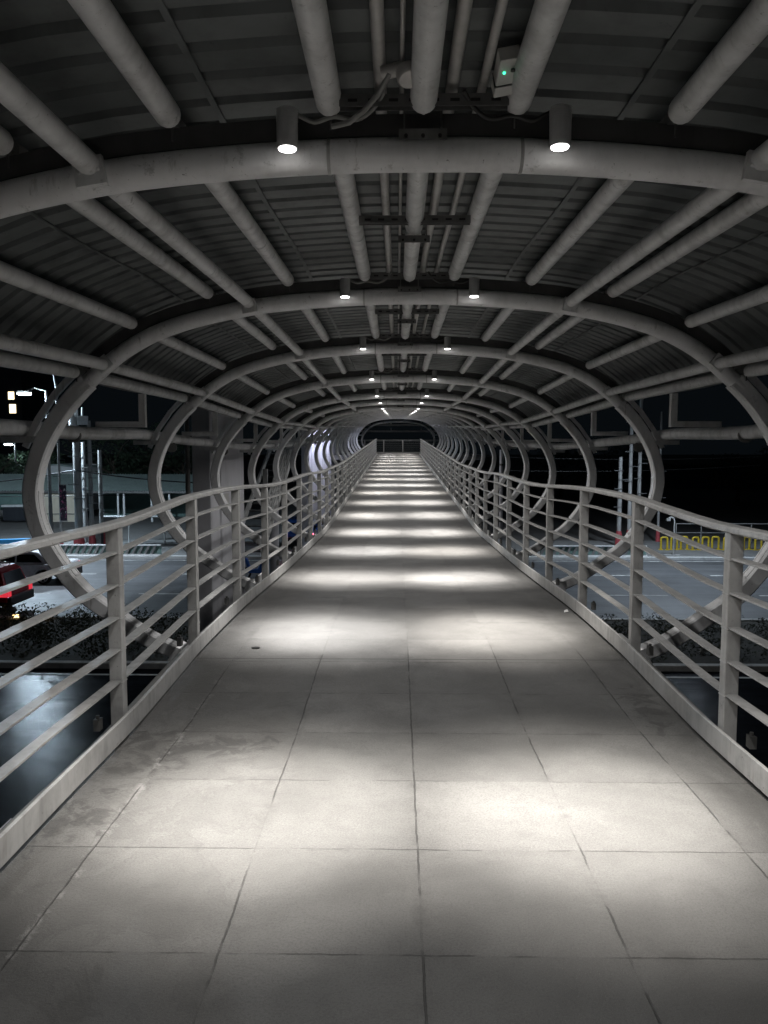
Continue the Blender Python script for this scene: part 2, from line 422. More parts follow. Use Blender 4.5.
def make_arch():
    root=empty('steel_arch',(0,0,0),'x','arch')
    top=full(HC[:JOINT+1])
    t=MB(); t.tube([(x,0,z) for x,z in top],.060,20,True,None,(0,1,0)); t.build('top_tube',M['arch'],root)
    for x_ in (-.34,.36):
        w_=MB(); w_.tube([(x_-.006,0,arch_z(x_)),(x_+.006,0,arch_z(x_))],.0618,20,True,None,(0,1,0)); w_.build('weld_band',M['rail'],root)
    # dark plate between the arch and the roof
    hp=offs(HC[:JOINT-1],.098); hp[0]=(0,hp[0][1])
    r=MB(); r.sweep([(x,0,z) for x,z in full(hp)],[(-.012,-.042),(.012,-.042),(.012,.036),(-.012,.036)],(0,1,0)); r.build('rib_plate',M['ribplate'],root)
    for sx in (-1,1):
        lo=[(sx*x,0,z) for x,z in HC[JOINT-1:]]
        n=len(lo); prof=[]
        for i in range(n):
            u=i/(n-1); w=.057+.008*math.sin(math.pi*u); dd=.062-.006*u
            # slightly chamfered box, deeper on the outer side
            prof.append([(-w+.012,-dd),(w-.012,-dd),(w,-dd+.012),(w,dd-.012),(w-.012,dd),(-w+.012,dd),(-w,dd-.012),(-w,-dd+.012)])
        a=MB(); a.sweep(lo,prof,(0,1,0)); arm=a.build('lower_arm',M['arch'],root)
        # raised stiffener frame on the inner face of the arm
        i0,i1=len(HC)-26,len(HC)-14
        inn=offs(HC,-.060); seg=inn[i0:i1]
        f=MB(); 
        for oy in (-.038,.038):
            f.sweep([(sx*x,oy,z) for x,z in seg],[(-.006,-.006),(.006,-.006),(.006,.006),(-.006,.006)],(0,1,0))
        for e in (seg[0],seg[-1]): f.box(sx*e[0]-.008,sx*e[0]+.008,-.044,.044,e[1]-.010,e[1]+.010)
        f.build('stiffener_frame',M['arch'],arm)
        # outer gusset fin above the joint
        q=offs(HC,.12); gz=[q[JOINT+k] for k in (-1,2,5,8)]
        m=MB(); m.sweep([(sx*x,0,z) for x,z in gz],[(-.012,-.02),(.012,-.02),(.012,.03),(-.012,.03)],(0,1,0)); m.build('gusset_fin',M['arch'],root)
        s=MB(); s.box(sx*2.98-.16,sx*2.98+.16,-.04,.04,1.455,1.505); s.build('pipe_shelf',M['paint'],root)
        fx,fz=HC[-1]
        h=MB(); h.obox((sx*(fx-.06),0,fz-.03),(.10,0,.045*sx),(0,.10,0),(-.03*sx,0,.055)); h.box(sx*1.69-.012,sx*1.69+.012,-.14,.14,-.44,-.06); h.build('foot_plate',M['arch'],root)
        for x in (1.20,2.31):
            z=arch_z(x); ang=math.atan2(arch_z(x+.05)-arch_z(x-.05),.1)
            e=MB(); ux=Vector((sx*math.cos(ang),0,math.sin(ang))); uz=Vector((-sx*math.sin(ang),0,math.cos(ang)))
            c=Vector((sx*x,0,z))-uz*.0
            e.obox(c+Vector((0,-.078,0)),ux*.055,Vector((0,.012,0)),uz*.05)
            for bx in (-.032,.032): e.tube([c+ux*bx+Vector((0,-.105,0)),c+ux*bx+Vector((0,-.085,0))],.010,8)
            e.build('bracket_plate',M['paint'],root)
    return root
A0=make_arch(); arches=[]
for k in KS:
    a=A0 if not arches else copy_tree(A0)
    a.location=(XC,RING0+DRING*k,FA(RING0+DRING*k)); arches.append(a)
    a['group']='steel arches over the walkway'
    a['label']=('pale steel arch above the viewer, second behind the first one in view' if k==-2 else 'pale steel arch standing level with the viewer, just out of view' if k==-1 else
      f'{ORD[k+1]} pale tubular steel arch from the viewer, carrying two lit spotlights')
fa=copy_tree(A0); fa.location=(XC,62.,.95); fa['group']='steel arches over the walkway'; fa['label']='last dark arch beyond the end of the lit walkway'

# two dark cross beams beyond the landing
for z,l in ((3.3,'upper dark steel cross beam beyond the far landing'),(2.78,'lower dark steel cross beam beyond the far landing')):
    b=MB(); b.box(-4.6,6,-.08,.08,-.07,.07); o=tag(b.build('cross_beam',M['girder']),l,'beam'); o.location=(0,64.5,z)
    bb=MB()
    for xx in (-3,-.5,2): bb.box(xx-.04,xx+.04,-.06,.06,.07,.3)
    bb.build('hanger',M['girder'],o)
for x in (-4.4,5.3):
    b=MB(); b.tube([(x,64.4,.95),(x,64.4,4)],.09,10); tag(b.build('landing_column',M['paint']),'slim steel column at the %s end of the far landing'%('left' if x<0 else 'right'),'column')

# ------------------------------------------------------------------ roof
rf=empty('corrugated_roof',(XC,0,0),'dark grey corrugated metal roof curved over the whole walkway','roof')
ho=offs(HC,.232); ho[0]=(0,ho[0][1])
hs=[p for p in ho if p[0]<2.66 and p[1]>1.9]
# resample evenly
def resample(P,n):
    L=[0]
    for a,b in zip(P,P[1:]): L.append(L[-1]+math.hypot(b[0]-a[0],b[1]-a[1]))
    out=[]
    for k in range(n+1):
        s=L[-1]*k/n; i=max(j for j in range(len(L)) if L[j]<=s+1e-9); i=min(i,len(P)-2)
        t=(s-L[i])/(L[i+1]-L[i]); out.append((P[i][0]+(P[i+1][0]-P[i][0])*t,P[i][1]+(P[i+1][1]-P[i][1])*t))
    return out
hs=resample(hs,12); ro=full(hs); hi=full(offs(hs,.028))
hi[len(hs)-1]=(0,hs[0][1]+.028)
rows=[]; y=Y0-1.; PER=.19
while y<55:
    for dy,up in ((0,0),(.125,0),(.14,1),(.175,1)): rows.append((y+dy,up))
    y+=PER
vs=[];nx=len(ro)
for y,up in rows:
    z0=FA(y)
    for p in (hi if up else ro): vs.append((p[0],y,p[1]+z0))
fs=[(i*nx+k,i*nx+k+1,(i+1)*nx+k+1,(i+1)*nx+k) for i in range(len(rows)-1) for k in range(nx-1)]
b=MB(); b.add(vs,fs); b.build('roof_sheet',M['roof'],rf,fix=False)
for sx in (-1,1):
    ex,ez=hs[-1]
    b=MB(); b.sweep([(sx*(ex+.02),y,FA(y)+ez-.045) for y in ys(Y0-1,55)],[(-.012,-.075),(.012,-.075),(.012,.075),(-.012,.075)],(1,0,0))
    b.sweep([(sx*(ex-.05),y,FA(y)+ez-.11) for y in ys(Y0-1,55)],[(-.075,-.006),(.06,-.006),(.06,.006),(-.075,.006)],(1,0,0)); b.build('eave_angle',M['girder'],rf)
    for xs in (.77,1.75):
        i=min(range(len(ho)),key=lambda q:abs(ho[q][0]-xs))
        b=MB(); b.sweep([(sx*ho[i][0],y,FA(y)+ho[i][1]-.006) for y in ys(Y0-1,55)],[(-.012,-.003),(.012,-.003),(.012,.003),(-.012,.003)],(1,0,0)); b.build('lap_seam',M['roof'],rf)

# ------------------------------------------------------------------ roof tubes (purlins) bay by bay
def tube_proto(name,L,r,mat,hook=True,joint=True):
    b=MB(); b.capped((0,-L/2,0),(0,L/2,0),r,18,.022)
    o=b.build(name,mat)
    if joint:
        j=MB(); j.tube([(0,.18,0),(0,.19,0)],r+.0025,18); j.build('weld_ring',mat,o)
    if hook:
        
        for e in (-1,1):
            h=MB(); h.tube([(0,e*(L/2-.01),.01),(0,e*(L/2+.03),.0),(0,e*(L/2+.035),-.07)],.005,6); h.build('hanger_hook',M['ribplate'],o)
            h=MB(); h.box(-.012,.012,min(e*(L/2-.03),e*(L/2+.098)),max(e*(L/2-.03),e*(L/2+.098)),-.005,.040); h.build('end_cleat',M['girder'],o)
    return o
P_long=tube_proto('roof_tube',2.80,.047,M['paint']); P_ring=tube_proto('roof_tube',2.85,.043,M['paint'],False)
P_mid=tube_proto('central_trunking',1.30,.047,M['paint'],False,False)
b=MB(); b.box(-.004,.004,-.63,.63,-.0500,-.046); b.build('seam_strip',M['paint'],P_mid)
used=set()
def put(proto,x,y,z,L,label,cat,group):
    o=proto if proto not in used else copy_tree(proto); used.add(proto)
    a,bb=FA(y-L/2),FA(y+L/2); o.location=(XC+x,y,(a+bb)/2+z); o.rotation_euler=(math.atan2(bb-a,L),0,0)
    o['label']=label; o['category']=cat; o['group']=group
TUBES=[('innermost',.33,2.690,0),('second',.90,2.655,0),('third',1.20,2.500,1),('fourth',1.50,2.565,0),('fifth',2.075,2.345,0),('sixth',2.31,2.045,1),('outermost',2.52,1.985,0)]
def bayname(k):
    if k==-2: return 'over the viewer'
    if k==-1: return 'in the nearest bay in view'
    return f'between {ORD[k+1]} and {ORD[k+2]} arches'
for k in range(-2,17):
    ym=RING0+DRING*(k+.5)
    for nm,x,z,ringlev in TUBES:
        for sx in (-1,1):
            pr,L=(P_ring,2.85) if ringlev else (P_long,2.80)
            put(pr,sx*x,ym-(.0 if ringlev else .0),z,L,f'grey roof tube, {nm} to the {"left" if sx<0 else "right"} of centre, {bayname(k)}','roof tube','grey roof tubes under the roof')
    for q,(o_,w) in enumerate(((-.78,'near'),(.68,'far'))):
        put(P_mid,-.0,ym+o_+.02,2.676,1.30,f'thicker central pipe under the roof ridge, {w} half, {bayname(k)}','pipe','central pipes under the ridge')

# thin pipes along the ridge
for x,r,l in ((-.15,.021,'thin beige pipe left of the central ridge pipe'),(-.075,.008,'very thin rod beside the central ridge pipe, left'),(.10,.022,'thin grey pipe just right of the central ridge pipe'),(.205,.016,'thin grey pipe farther right of the central ridge pipe')):
    b=MB(); b.tube([(XC+x,y,FA(y)+2.735) for y in ys(Y0-1,54)],r,10); tag(b.build('thin_conduit',M['conduit']),l,'conduit','thin conduits along the ridge')

def make_channel():
    root=empty('channel_bracket',(0,0,0),'x','bracket')
    b=MB(); b.box(-.29,.29,-.020,.020,.016,.020); b.box(-.29,.29,-.020,-.016,-.020,.016); b.box(-.29,.29,.016,.020,-.020,.016); b.build('channel',M['channel'],root)
    s=MB()
    for i in range(8): s.box(-.26+i*.07,-.26+i*.07+.032,-.0215,-.0203,-.006,.004)
    s.build('slot_row',M['black'],root)
    return root
def make_strap():
    root=empty('pipe_strap',(0,0,0),'x','strap')
    b=MB(); b.box(-.085,.085,-.018,.018,-.008,.008); b.box(-.085,.085,-.018,-.014,-.03,-.008); b.build('strap_plate',M['channel'],root)
    for x in (-.06,0,.06):
        c=MB(); c.tube([(x,-.019,-.018),(x,-.026,-.018)],.007,8); c.build('bolt',M['black'],root)
    for x in (-.066,.066):
        c=MB(); c.box(x-.003,x+.003,-.012,.012,.008,.10); c.build('strap_leg',M['channel'],root)
    return root
CH=make_channel(); ST=make_strap(); fc=fs_=True
for k in range(-2,18):
    yk=RING0+DRING*k
    for dy,w in ((-.17,'before'),(1.2,'beyond')):
        c=CH if fc else copy_tree(CH); fc=False; y=yk+dy
        c.location=(XC,y,FA(y)+2.668); c['label']=f'dark slotted steel channel across the ridge pipes, just {w} ' + ('the hidden arches' if k==-2 else 'the arch over the viewer' if k==-1 else f'{ORD[k+1]} arch'); c['group']='slotted channels under the ridge'
    for dy,w in ((-.088,'fixed to'),(1.345,'half a bay beyond')):
        s=ST if fs_ else copy_tree(ST); fs_=False; y=yk+dy
        s.location=(XC,y,FA(y)+(2.598 if dy<0 else 2.612)); s['label']=f'small bolted pipe strap {w} ' + ('the hidden arch' if k==-2 else 'the arch over the viewer' if k==-1 else f'{ORD[k+1]} arch')+' on the ridge'; s['group']='pipe straps under the ridge'

# side pipes outside the arches
for sx,l in ((-1,'long grey pipe outside the arches on the left, below the roof edge'),(1,'long grey pipe outside the arches on the right, below the roof edge')):
    r=empty('side_pipe',(XC+sx*2.985,0,0),l,'pipe')
    b=MB(); b.tube([(0,y,FA(y)+1.568) for y in ys(Y0-1,54)],.062,14); b.build('pipe',M['paint'],r)
    for k in range(-2,17):
        y=RING0+DRING*k+.95
        c=MB(); c.tube([(0,y-.012,F(y)+1.568),(0,y+.012,F(y)+1.568)],.0665,14); c.build('pipe_collar',M['girder'],r)
b=MB(); b.box(-.03,.03,-.03,.03,-.30,.02); lv=b.build('eave_bracket',M['paint'])
b=MB(); b.box(-.455,-.03,-.03,.03,-.30,-.245); arm=b.build('bracket_arm',M['paint'],lv)
b=MB(); b.box(.03,.455,-.03,.03,-.30,-.245); armR=b.build('bracket_arm',M['paint'])
firstR=None
for k in range(-2,17):
    for sx in (-1,1):
        y=RING0+DRING*(k+.52)
        if k==-2 and sx<0: o=lv
        elif sx<0: o=copy_tree(lv)
        elif firstR is None: 
            o=lv.copy(); COL.objects.link(o); armR.parent=o; firstR=o
        else: o=copy_tree(firstR)
        o.location=(XC+sx*2.56,y,FA(y)+1.93)
        tag(o,f'L-shaped pipe bracket under the {"left" if sx<0 else "right"} roof edge, {bayname(k)}','bracket','pipe brackets under the roof edges')

# ------------------------------------------------------------------ spotlights
def make_spot(sx):
    root=empty('spotlight',(0,0,0),'x','spotlight')
    b=MB(); P=[(0,0,-.004),(0,0,0),(0,0,.02),(0,0,.118),(0,0,.126),(0,0,.129)]
    b.tube(P,.04,24,True,[.034,.0375,.0375,.0375,.033,.028]); h=b.build('housing',M['lamp'],root)
    l=MB(); l.tube([(0,0,-.008),(0,0,-.0045)],.0295,20); l.build('lens',M['lens'],h)
    f=MB()
    for i in range(5): f.tube([(0,0,.088+i*.008),(0,0,.091+i*.008)],.0385,20)
    f.build('cooling_fins',M['lamp'],h)
    c=MB(); c.box(-.014,.014,.040,.066,.01,.09); c.box(-.02,.02,.060,.068,.02,.06); c.build('clamp',M['lamp'],root)
    b=MB(); pts=[(0,.02,.122),(-sx*.03,.05,.13),(-sx*.09,.05,.105),(-sx*.16,.03,.115),(-sx*.24,.02,.10),(-sx*.30,-.02,.12),(-sx*.34,-.06,.16)]
    sm=[]
    for i in range(len(pts)-1):
        for q in range(4):
            t=q/4; p0=pts[max(i-1,0)];p1=pts[i];p2=pts[i+1];p3=pts[min(i+2,len(pts)-1)]
            sm.append(tuple(.5*((2*b_)+(-a_+c_)*t+(2*a_-5*b_+4*c_-d_)*t*t+(-a_+3*b_-3*c_+d_)*t**3) for a_,b_,c_,d_ in zip(p0,p1,p2,p3)))
    sm.append(pts[-1]); b.tube(sm,.008,8); b.build('cable',M['cable'] if sx<0 else M['blackcable'],root)
    return root
def spot(name,W,size,blend,rad,col):
    L=bpy.data.lights.new(name,'SPOT'); L.energy=W; L.spot_size=R(size); L.spot_blend=blend; L.shadow_soft_size=rad; L.color=col; return L
BEAMS=[(spot('beam',980*e,34,1.,.03,c),spot('beam_edge',620*e,52,1.,.03,c)) for e,c in ((1.02,(1,.95,.885)),(1.1,(1,.965,.92)),(.9,(1,.955,.90)),(1.04,(1,.975,.945)))]
SPILL=spot('spill',39,150,.3,.03,(1,.985,.965)); jr=random.Random(5)
protos={}
for k in range(-2,19):
    yk=RING0+DRING*k if k<18 else 62.; y=yk-.145 if k<18 else yk+.15  # final pair, behind the far arch, is added to light the landing rail
    for sx in (-1,1):
        if sx not in protos: o=protos[sx]=make_spot(sx)
        else: o=copy_tree(protos[sx])
        o.location=(XC+sx*.475,y,FA(y)+arch_z(.475)-.014)
        nm='left' if sx<0 else 'right'
        o['label']=(f'{nm} lit grey spotlight on the arch behind the viewer' if k==-2 else f'{nm} lit grey spotlight on the arch over the viewer' if k==-1 else f'{nm} added spotlight behind the last arch, lighting the far landing' if k==18 else f'{nm} lit grey cylinder spotlight hanging on the {ORD[k+1]} arch from the viewer')
        o['group']='spotlights on the arches'
        B1,B2=BEAMS[jr.randrange(4)] if k else BEAMS[0]; tl=6.3 if k==0 else 4.+jr.uniform(-1.4,1.4); rl=4.2+(jr.uniform(-1.2,1.2) if k else 0)
        for L in (B1,B2,SPILL):
            q=bpy.data.objects.new(L.name,L); COL.objects.link(q); q.location=o.location+Vector((0,0,-.075))
            q.rotation_euler=(R(tl),R(-rl*sx),0) if L is not SPILL else (0,0,0)

# small things at the first arch: detector box with green light, conduit body
r=empty('detector_box',(XC+.262,2.62,2.70),'small white box with green light strapped to the ridge pipes','box')
b=MB(); b.obox((0,0,0),(.034,0,.006),(0,.085,-.02),(-.004,.004,.022)); bevel(b.build('case',M['box'],r),.004)
b=MB(); b.tube([(-.010,-.035,-.022),(-.010,-.035,-.0175)],.004,10); b.build('green_light',M['led'],r)
b=MB(); b.tube([(.016,-.05,-.021),(.016,-.05,-.015)],.008,10); b.build('dark_sensor',M['black'],r)
b=MB(); b.obox((0,.03,-.008),(.037,0,.006),(0,.004,0),(-.004,.003,.024)); b.build('cable_tie',M['black'],r)
r=empty('conduit_box',(XC-.055,2.60,2.70),'round grey conduit junction box left of the central ridge pipe','junction box')
b=MB(); b.tube([(0,0,0),(.004,-.008,-.03),(.005,-.01,-.036)],.042,16,True,[.042,.042,.036]); b.build('cover',M['conduit'],r)
b=MB(); b.tube([(-.02,0,.005),(-.085,.02,.0)],.022,10); b.build('hub',M['conduit'],r)
b=MB(); b.tube([(-.06,0,-.01),(-.10,.06,-.05),(-.15,.10,-.085),(-.20,.13,-.11),(-.26,.15,-.115)],.009,8); b.build('flex_cable',M['cable'],r)

# litter on the deck
b=MB(); b.add([(-.02,-.015,.0),(.02,-.01,.006),(.015,.02,.02),(-.015,.015,.008),(0,0,.024)],[(0,1,4),(1,2,4),(2,3,4),(3,0,4)]); o=tag(b.build('paper_scrap',M['paper']),'crumpled white scrap lying by the right kick plate','litter'); o.location=(1.50,6.75,F(6.75)+.004)
b=MB(); b.tube([(0,0,0),(0,0,.004)],.03,14); o=tag(b.build('floor_plug',M['black']),'small dark round plug in the paving near the left railing','plug'); o.location=(-1.02,5.45,F(5.45)+.001)

# ------------------------------------------------------------------ the street below
GZ=-4.4
b=MB(); b.add([(-400,-60,GZ-.02),(400,-60,GZ-.02),(400,600,GZ-.02),(-400,600,GZ-.02)],[(0,1,2,3)]); struct(b.build('ground',M['ground'],fix=False))
def sheet(name,mat,y0,y1,z,x0=-140,x1=140):
    b=MB(); b.add([(x0,y0,z),(x1,y0,z),(x1,y1,z),(x0,y1,z)],[(0,1,2,3)]); return struct(b.build(name,mat,fix=False))
sheet('near_road',M['wetasphalt'],-14,20.0,GZ-.012); sheet('far_road',M['asphalt'],25.7,40.2,GZ-.012); sheet('median_soil',M['soil'],20.2,25.5,GZ+.10)
sheet('pavement',M['pavement'],40.4,47.5,GZ+.12)
for nm,y0,y1 in (('kerb',20.0,20.25),('kerb',25.45,25.7),('kerb',40.15,40.42)):
    b=MB(); b.box(-140,140,y0,y1,GZ-.1,GZ+.14); struct(bevel(b.build(nm,M['kerb']),.02))
for y,l in ((30.4,1),(35.2,1)):
    b=MB(); x=-60
    while x<60: b.add([(x,y,GZ-.006),(x+2.6,y,GZ-.006),(x+2.6,y+.14,GZ-.006),(x,y+.14,GZ-.006)],[(0,1,2,3)]); x+=6.2
    struct(b.build('lane_marking',M['paintline'],fix=False))
for y in (26.1,39.6,19.4,9.0):
    b=MB(); b.add([(-90,y,GZ-.006),(90,y,GZ-.006),(90,y+.12,GZ-.006),(-90,y+.12,GZ-.006)],[(0,1,2,3)]); struct(b.build('edge_marking',M['paintline'],fix=False))

# shrubs on the median: ground cover
def leaves(b,c,rad,n,size,rg,shell=.5):
    for _ in range(n):
        while True:
            p=Vector((rg.uniform(-1,1),rg.uniform(-1,1),rg.uniform(-1,1)))
            if p.length<=1: break
        if p.length>1e-3: p=p.normalized()*(shell+(1-shell)*p.length) if rg.random()<.7 else p
        q=Vector(c)+Vector((p.x*rad[0],p.y*rad[1],p.z*rad[2]))
        u=Vector((rg.gauss(0,1),rg.gauss(0,1),rg.gauss(0,1))).normalized(); w=u.orthogonal().normalized(); s=size*rg.uniform(.6,1.4)
        b.add([q-u*s,q+w*s*.45,q+u*s,q-w*s*.45],[(0,1,2,3)])
b=MB(); rg=random.Random(3)
for _ in range(420):
    x=rg.uniform(-32,34); y=rg.uniform(20.6,25.2)
    h=rg.uniform(.15,.55)*(1 if x<0 else .75)
    leaves(b,(x,y,GZ+.1+h*.6),(rg.uniform(.4,.8),rg.uniform(.35,.6),h),110,.045,rg,.4)
o=b.build('median_shrubs',M['shrub'],fix=False); o['kind']='stuff'; o['label']='low dark shrubs covering the road median'; 
lit=None
for i,(x,y) in enumerate(((8.6,21.4),(11.2,21.2),(4.0,21.8),(13.6,22.0),(6.2,22.6))):
    if lit is None:
        b=MB(); b.add([(-.12,-.08,.0),(.1,-.06,.03),(.08,.1,.12),(-.08,.08,.05),(0,0,.2)],[(0,1,4),(1,2,4),(2,3,4),(3,0,4)]); lit=b.build('litter_bag',M['paper']); o=lit
    else: o=lit.copy(); COL.objects.link(o)
    o.location=(x,y,GZ+.12); o.rotation_euler=(0,0,i*1.3)
    tag(o,('scrap of white litter on the right-hand median bed, %s'%('nearest the right arch foot','beside the second railing post','farthest left','farthest right','deepest in the shrubs')[i]),'litter','white litter on the median')

# low slanted-bar guard along the far kerb
for x0,x1,l in ((-40,-12.6,'low guard of slanted dark bars along the far kerb, left of the bridge'),(7.6,13.2,'low guard of slanted dark bars along the far kerb, right of the bridge')):
    r=empty('kerb_guard',(x0,40.6,GZ+.12),l,'guard rail')
    b=MB(); b.box(0,x1-x0,-.04,.04,.52,.58); b.build('top_bar',M['white'],r)
    b=MB(); b.box(0,x1-x0,-.10,-.04,0,.07); b.build('bottom_bar',M['white'],r)
    b=MB(); x=0
    while x<x1-x0-.3: b.bar((x,0,.03),(x+.26,0,.54),.05,.13,(1,0,0)); x+=.34
    b.build('slanted_bars',M['girder'],r)
    b=MB(); b.box(0,x1-x0,.06,.10,.0,.5); b.build('back_panel',M['teal'],r)

def px(p,z): return (p-397)/770*z
# poles
def pole(x,y,h,r,label,base=True,group='roadside poles',gear=None):
    root=empty('utility_pole',(x,y,GZ),label,'pole',group)
    b=MB(); b.tube([(0,0,0),(0,0,h*.5),(0,0,h)],r,12,True,[r*1.1,r,r*.85]); b.build('shaft',M['pole'],root)
    if base:
        b=MB(); b.tube([(0,0,.02),(0,0,.8),(0,0,1.0)],r,12,True,[r*1.6+.03,r*1.25+.02,r*1.1+.012]); b.build('painted_base',M['red'],root)
    for i in range(6):
        z=h*(.35+.1*i)
        b=MB(); b.box(-r-.25*(i%2),r+.3*((i+1)%2),-r-.03,-r+.0,z,z+.04); b.build('cable_step',M['channel'],root)
    if gear: gear(root,h,r)
    return root
def gear_tr(root,h,r):
    b=MB(); b.tube([(-.02,-.32,h-1.15),(-.02,-.32,h-.45)],.2,12); b.build('transformer',M['white'],root)
    b=MB(); b.box(.25,.75,-.35,.0,h-1.05,h-.55); b.build('switch_box',M['white'],root)
    b=MB(); b.tube([(-.02,-.3,h-.5),(-.02,-.3,h-.2)],.05,8); b.tube([(.5,-.2,h-.55),(.5,-.2,h-.05)],.05,8); b.build('insulator',M['white'],root)
def gear_arm(dx,dy,top):
    def f(root,h,r):
        b=MB(); b.tube([(0,0,h-.3),(dx*.3,dy*.3,h+.5),(dx,dy,top)],.045,8); b.build('lamp_arm',M['pole'],root)
        b=MB(); b.obox((dx,dy,top-.03),(.16,0,0),(0,.32,0),(0,0,.06)); b.build('lamp_head',M['pole'],root)
        b=MB(); b.obox((dx,dy,top-.10),(.12,0,0),(0,.26,0),(0,0,.006)); b.build('lamp_lens',M['streetlens'],root)
    return f
pole(px(57,43),43,9.4,.065,'thin grey street pole carrying a dark vertical banner',True,'roadside poles',gear_arm(2.6,-7.,9.9))
pole(px(75,44.4),44.4,8.2,.20,'thick concrete utility pole with white transformers at its top',True,'roadside poles',gear_tr)
pole(px(82,46),46,6.2,.13,'stained greenish concrete pole between two taller poles',False)
pole(px(88.5,44.6),44.6,7.4,.125,'concrete pole right of the transformer pole, wires clamped to it')
pole(px(98.5,45),45,5.7,.125,'shortest concrete pole at the right end of its row')
pole(px(619,45),45,5.3,.125,'short pole right of the bridge, leftmost of its row')
pole(px(629,45.4),45.4,8.6,.11,'middle tall pole of the row right of the bridge')
pole(px(638,46),46,8.9,.11,'tall pole with cable rack right of the bridge, beside the big arch',True,'roadside poles',gear_arm(-.6,-9.,9.9))
pole(px(658,47),47,8.0,.07,'slim grey pole behind the right-hand big arch')
r=empty('banner',(px(57,43)+.24,42.85,GZ+1.75),'dark vertical banner with pale and pink blotches on a thin pole','banner')
tb=NT('banner_print'); q=tb.obj(); f1=tb.noise(q,3.4,3,.6); f2=tb.noise(q,5.,3,.6)
tb.setc(tb.mix(tb.smooth(f2,.58,.66),tb.mix(tb.smooth(f1,.54,.6),(.03,.02,.035),(.42,.10,.22)),(.55,.52,.55))); tb.setr(.6)
b=MB(); b.box(-.19,.19,-.01,.01,0,2.0); b.build('panel',tb.m,r)
b=MB(); b.box(-.22,.22,-.02,.02,2.0,2.05); b.box(-.22,.22,-.02,.02,-.05,0); b.build('banner_bar',M['pole'],r)
r=empty('street_cabinet',(px(95.5,44.6),44.7,GZ+.12),'dark metal street cabinet between two red pole bases','cabinet')
b=MB(); b.box(-.16,.16,-.2,.2,0,1.2); bevel(b.build('body',M['dark'],r),.02); b=MB(); b.box(-.14,.14,-.206,-.201,.08,1.1); b.build('door',M['girder'],r)

def wire(a,c,sag,label,rr=.018):
    b=MB(); a,c=Vector(a),Vector(c); P=[a.lerp(c,i/20)+Vector((0,0,-sag*4*(i/20)*(1-i/20))) for i in range(21)]
    b.tube(P,rr,6); tag(b.build('overhead_wire',M['black']),label,'wire','overhead wires')
wire((-40,44.2,-.2),(px(75,44.4),44.2,.15),.9,'sagging black cable running left from the transformer pole',.045)
wire((px(75,44.4),44.2,.15),(-6,44.6,-.55),.35,'black cable running right from the transformer pole',.04)
wire((-40,44.2,-1.2),(-6,44.6,-1.0),.3,'lower thin wire crossing the row of left poles',.02)
wire((4,45.2,1.0),(22,47,.9),.2,'upper thin wire crossing the row of right poles',.02)
wire((4,45.2,.2),(22,47,.4),.25,'lower thin wire crossing the row of right poles',.02)

# shed with ribbed roof
r=empty('market_shed',(-25,60,GZ),'long low shed with ribbed green roof and open right half','shed')
x0,x1=-37+25,px(196,60)+25
b=MB(); n=int((x1-x0)/.22)
for i in range(n):
    xa=x0+i*.22; b.add([(xa,-.2,2.42),(xa+.11,-.2,2.50),(xa+.22,-.2,2.42),(xa,5,3.55),(xa+.11,5,3.63),(xa+.22,5,3.55)],[(0,1,4,3),(1,2,5,4)])
b.build('roof',M['shedroof'],r,fix=False)
b=MB(); b.box(x0,x1,-.25,-.2,2.28,2.44); b.build('fascia',M['girder'],r)
b=MB(); b.box(px(38,60)+25,px(77,60)+25,0,.2,0,2.3); b.build('cream_wall',M['cream'],r)
b=MB(); b.box(px(38,60)+25,px(77,60)+25,-.05,0,.6,.66); b.build('wall_rail',M['girder'],r)
b=MB(); b.box(x0,px(26,60)+25,0,.2,.9,2.3); b.build('teal_wall',M['teal'],r)
b=MB(); b.box(px(77,60)+25,x1,4.6,4.8,0,3.3); b.build('back_wall',M['teal'],r)
for p in (116,122,150,168,192):
    b=MB(); b.box(px(p,60)+25-.07,px(p,60)+25+.07,-.1,.04,0,2.3); b.build('post',M['white'],r)
b=MB(); b.box(px(2,60)+25,px(28,60)+25,-.6,-.1,.15,1.2); b.build('stall_front',M['dark'],r)
b=MB(); b.box(px(1,60)+25,px(36,60)+25,-.65,-.05,1.22,1.38); b.build('stall_counter',M['white'],r)
r=empty('warehouse',(px(56,68),68,GZ),'white low warehouse rising behind the shed roof','building')
b=MB(); b.prism([(-2.2,0),(1.7,0),(1.7,4.0),(-.2,4.25),(-2.2,4.1)],0,5); b.build('wall',M['white'],r)
b=MB(); b.prism([(-2.35,4.12),(-.2,4.28),(1.85,4.02),(1.85,4.12),(-.2,4.38),(-2.35,4.22)],-.1,5.1); b.build('roof',M['shedroof'],r)
# blue barrier
r=empty('water_barrier',(px(14,42.5),42.3,GZ+.12),'bright blue plastic barrier on the far pavement, behind the red car','barrier')
b=MB(); b.prism([(-1.6,.0),(1.2,.0),(1.2,.2),(1.12,.55),(.6,.68),(-1.4,.62),(-1.6,.2)],-.2,.2); bevel(b.build('body',M['bluebox'],r),.03)
b=MB(); b.box(-1.5,1.1,-.22,.22,.05,.12); b.build('foot',M['bluebox'],r)
# white pipe barrier
r=empty('pipe_barrier',(px(98,46),46,GZ+.1),'white pipe barrier crossing behind the second left arch','barrier')
w=px(165,46)-px(98,46)
b=MB(); b.tube([(0,0,1.6),(w,0,1.6)],.055,8); b.build('rail',M['white'],r)
for xx in (.05,w*.42,w*.96):
    b=MB(); b.tube([(xx,0,0),(xx,0,1.6)],.05,8); b.build('post',M['white'],r)
b=MB(); b.box(w*.42+.05,w*.42+.25,-.02,.0,1.2,1.45); b.build('small_sign',M['white'],r)

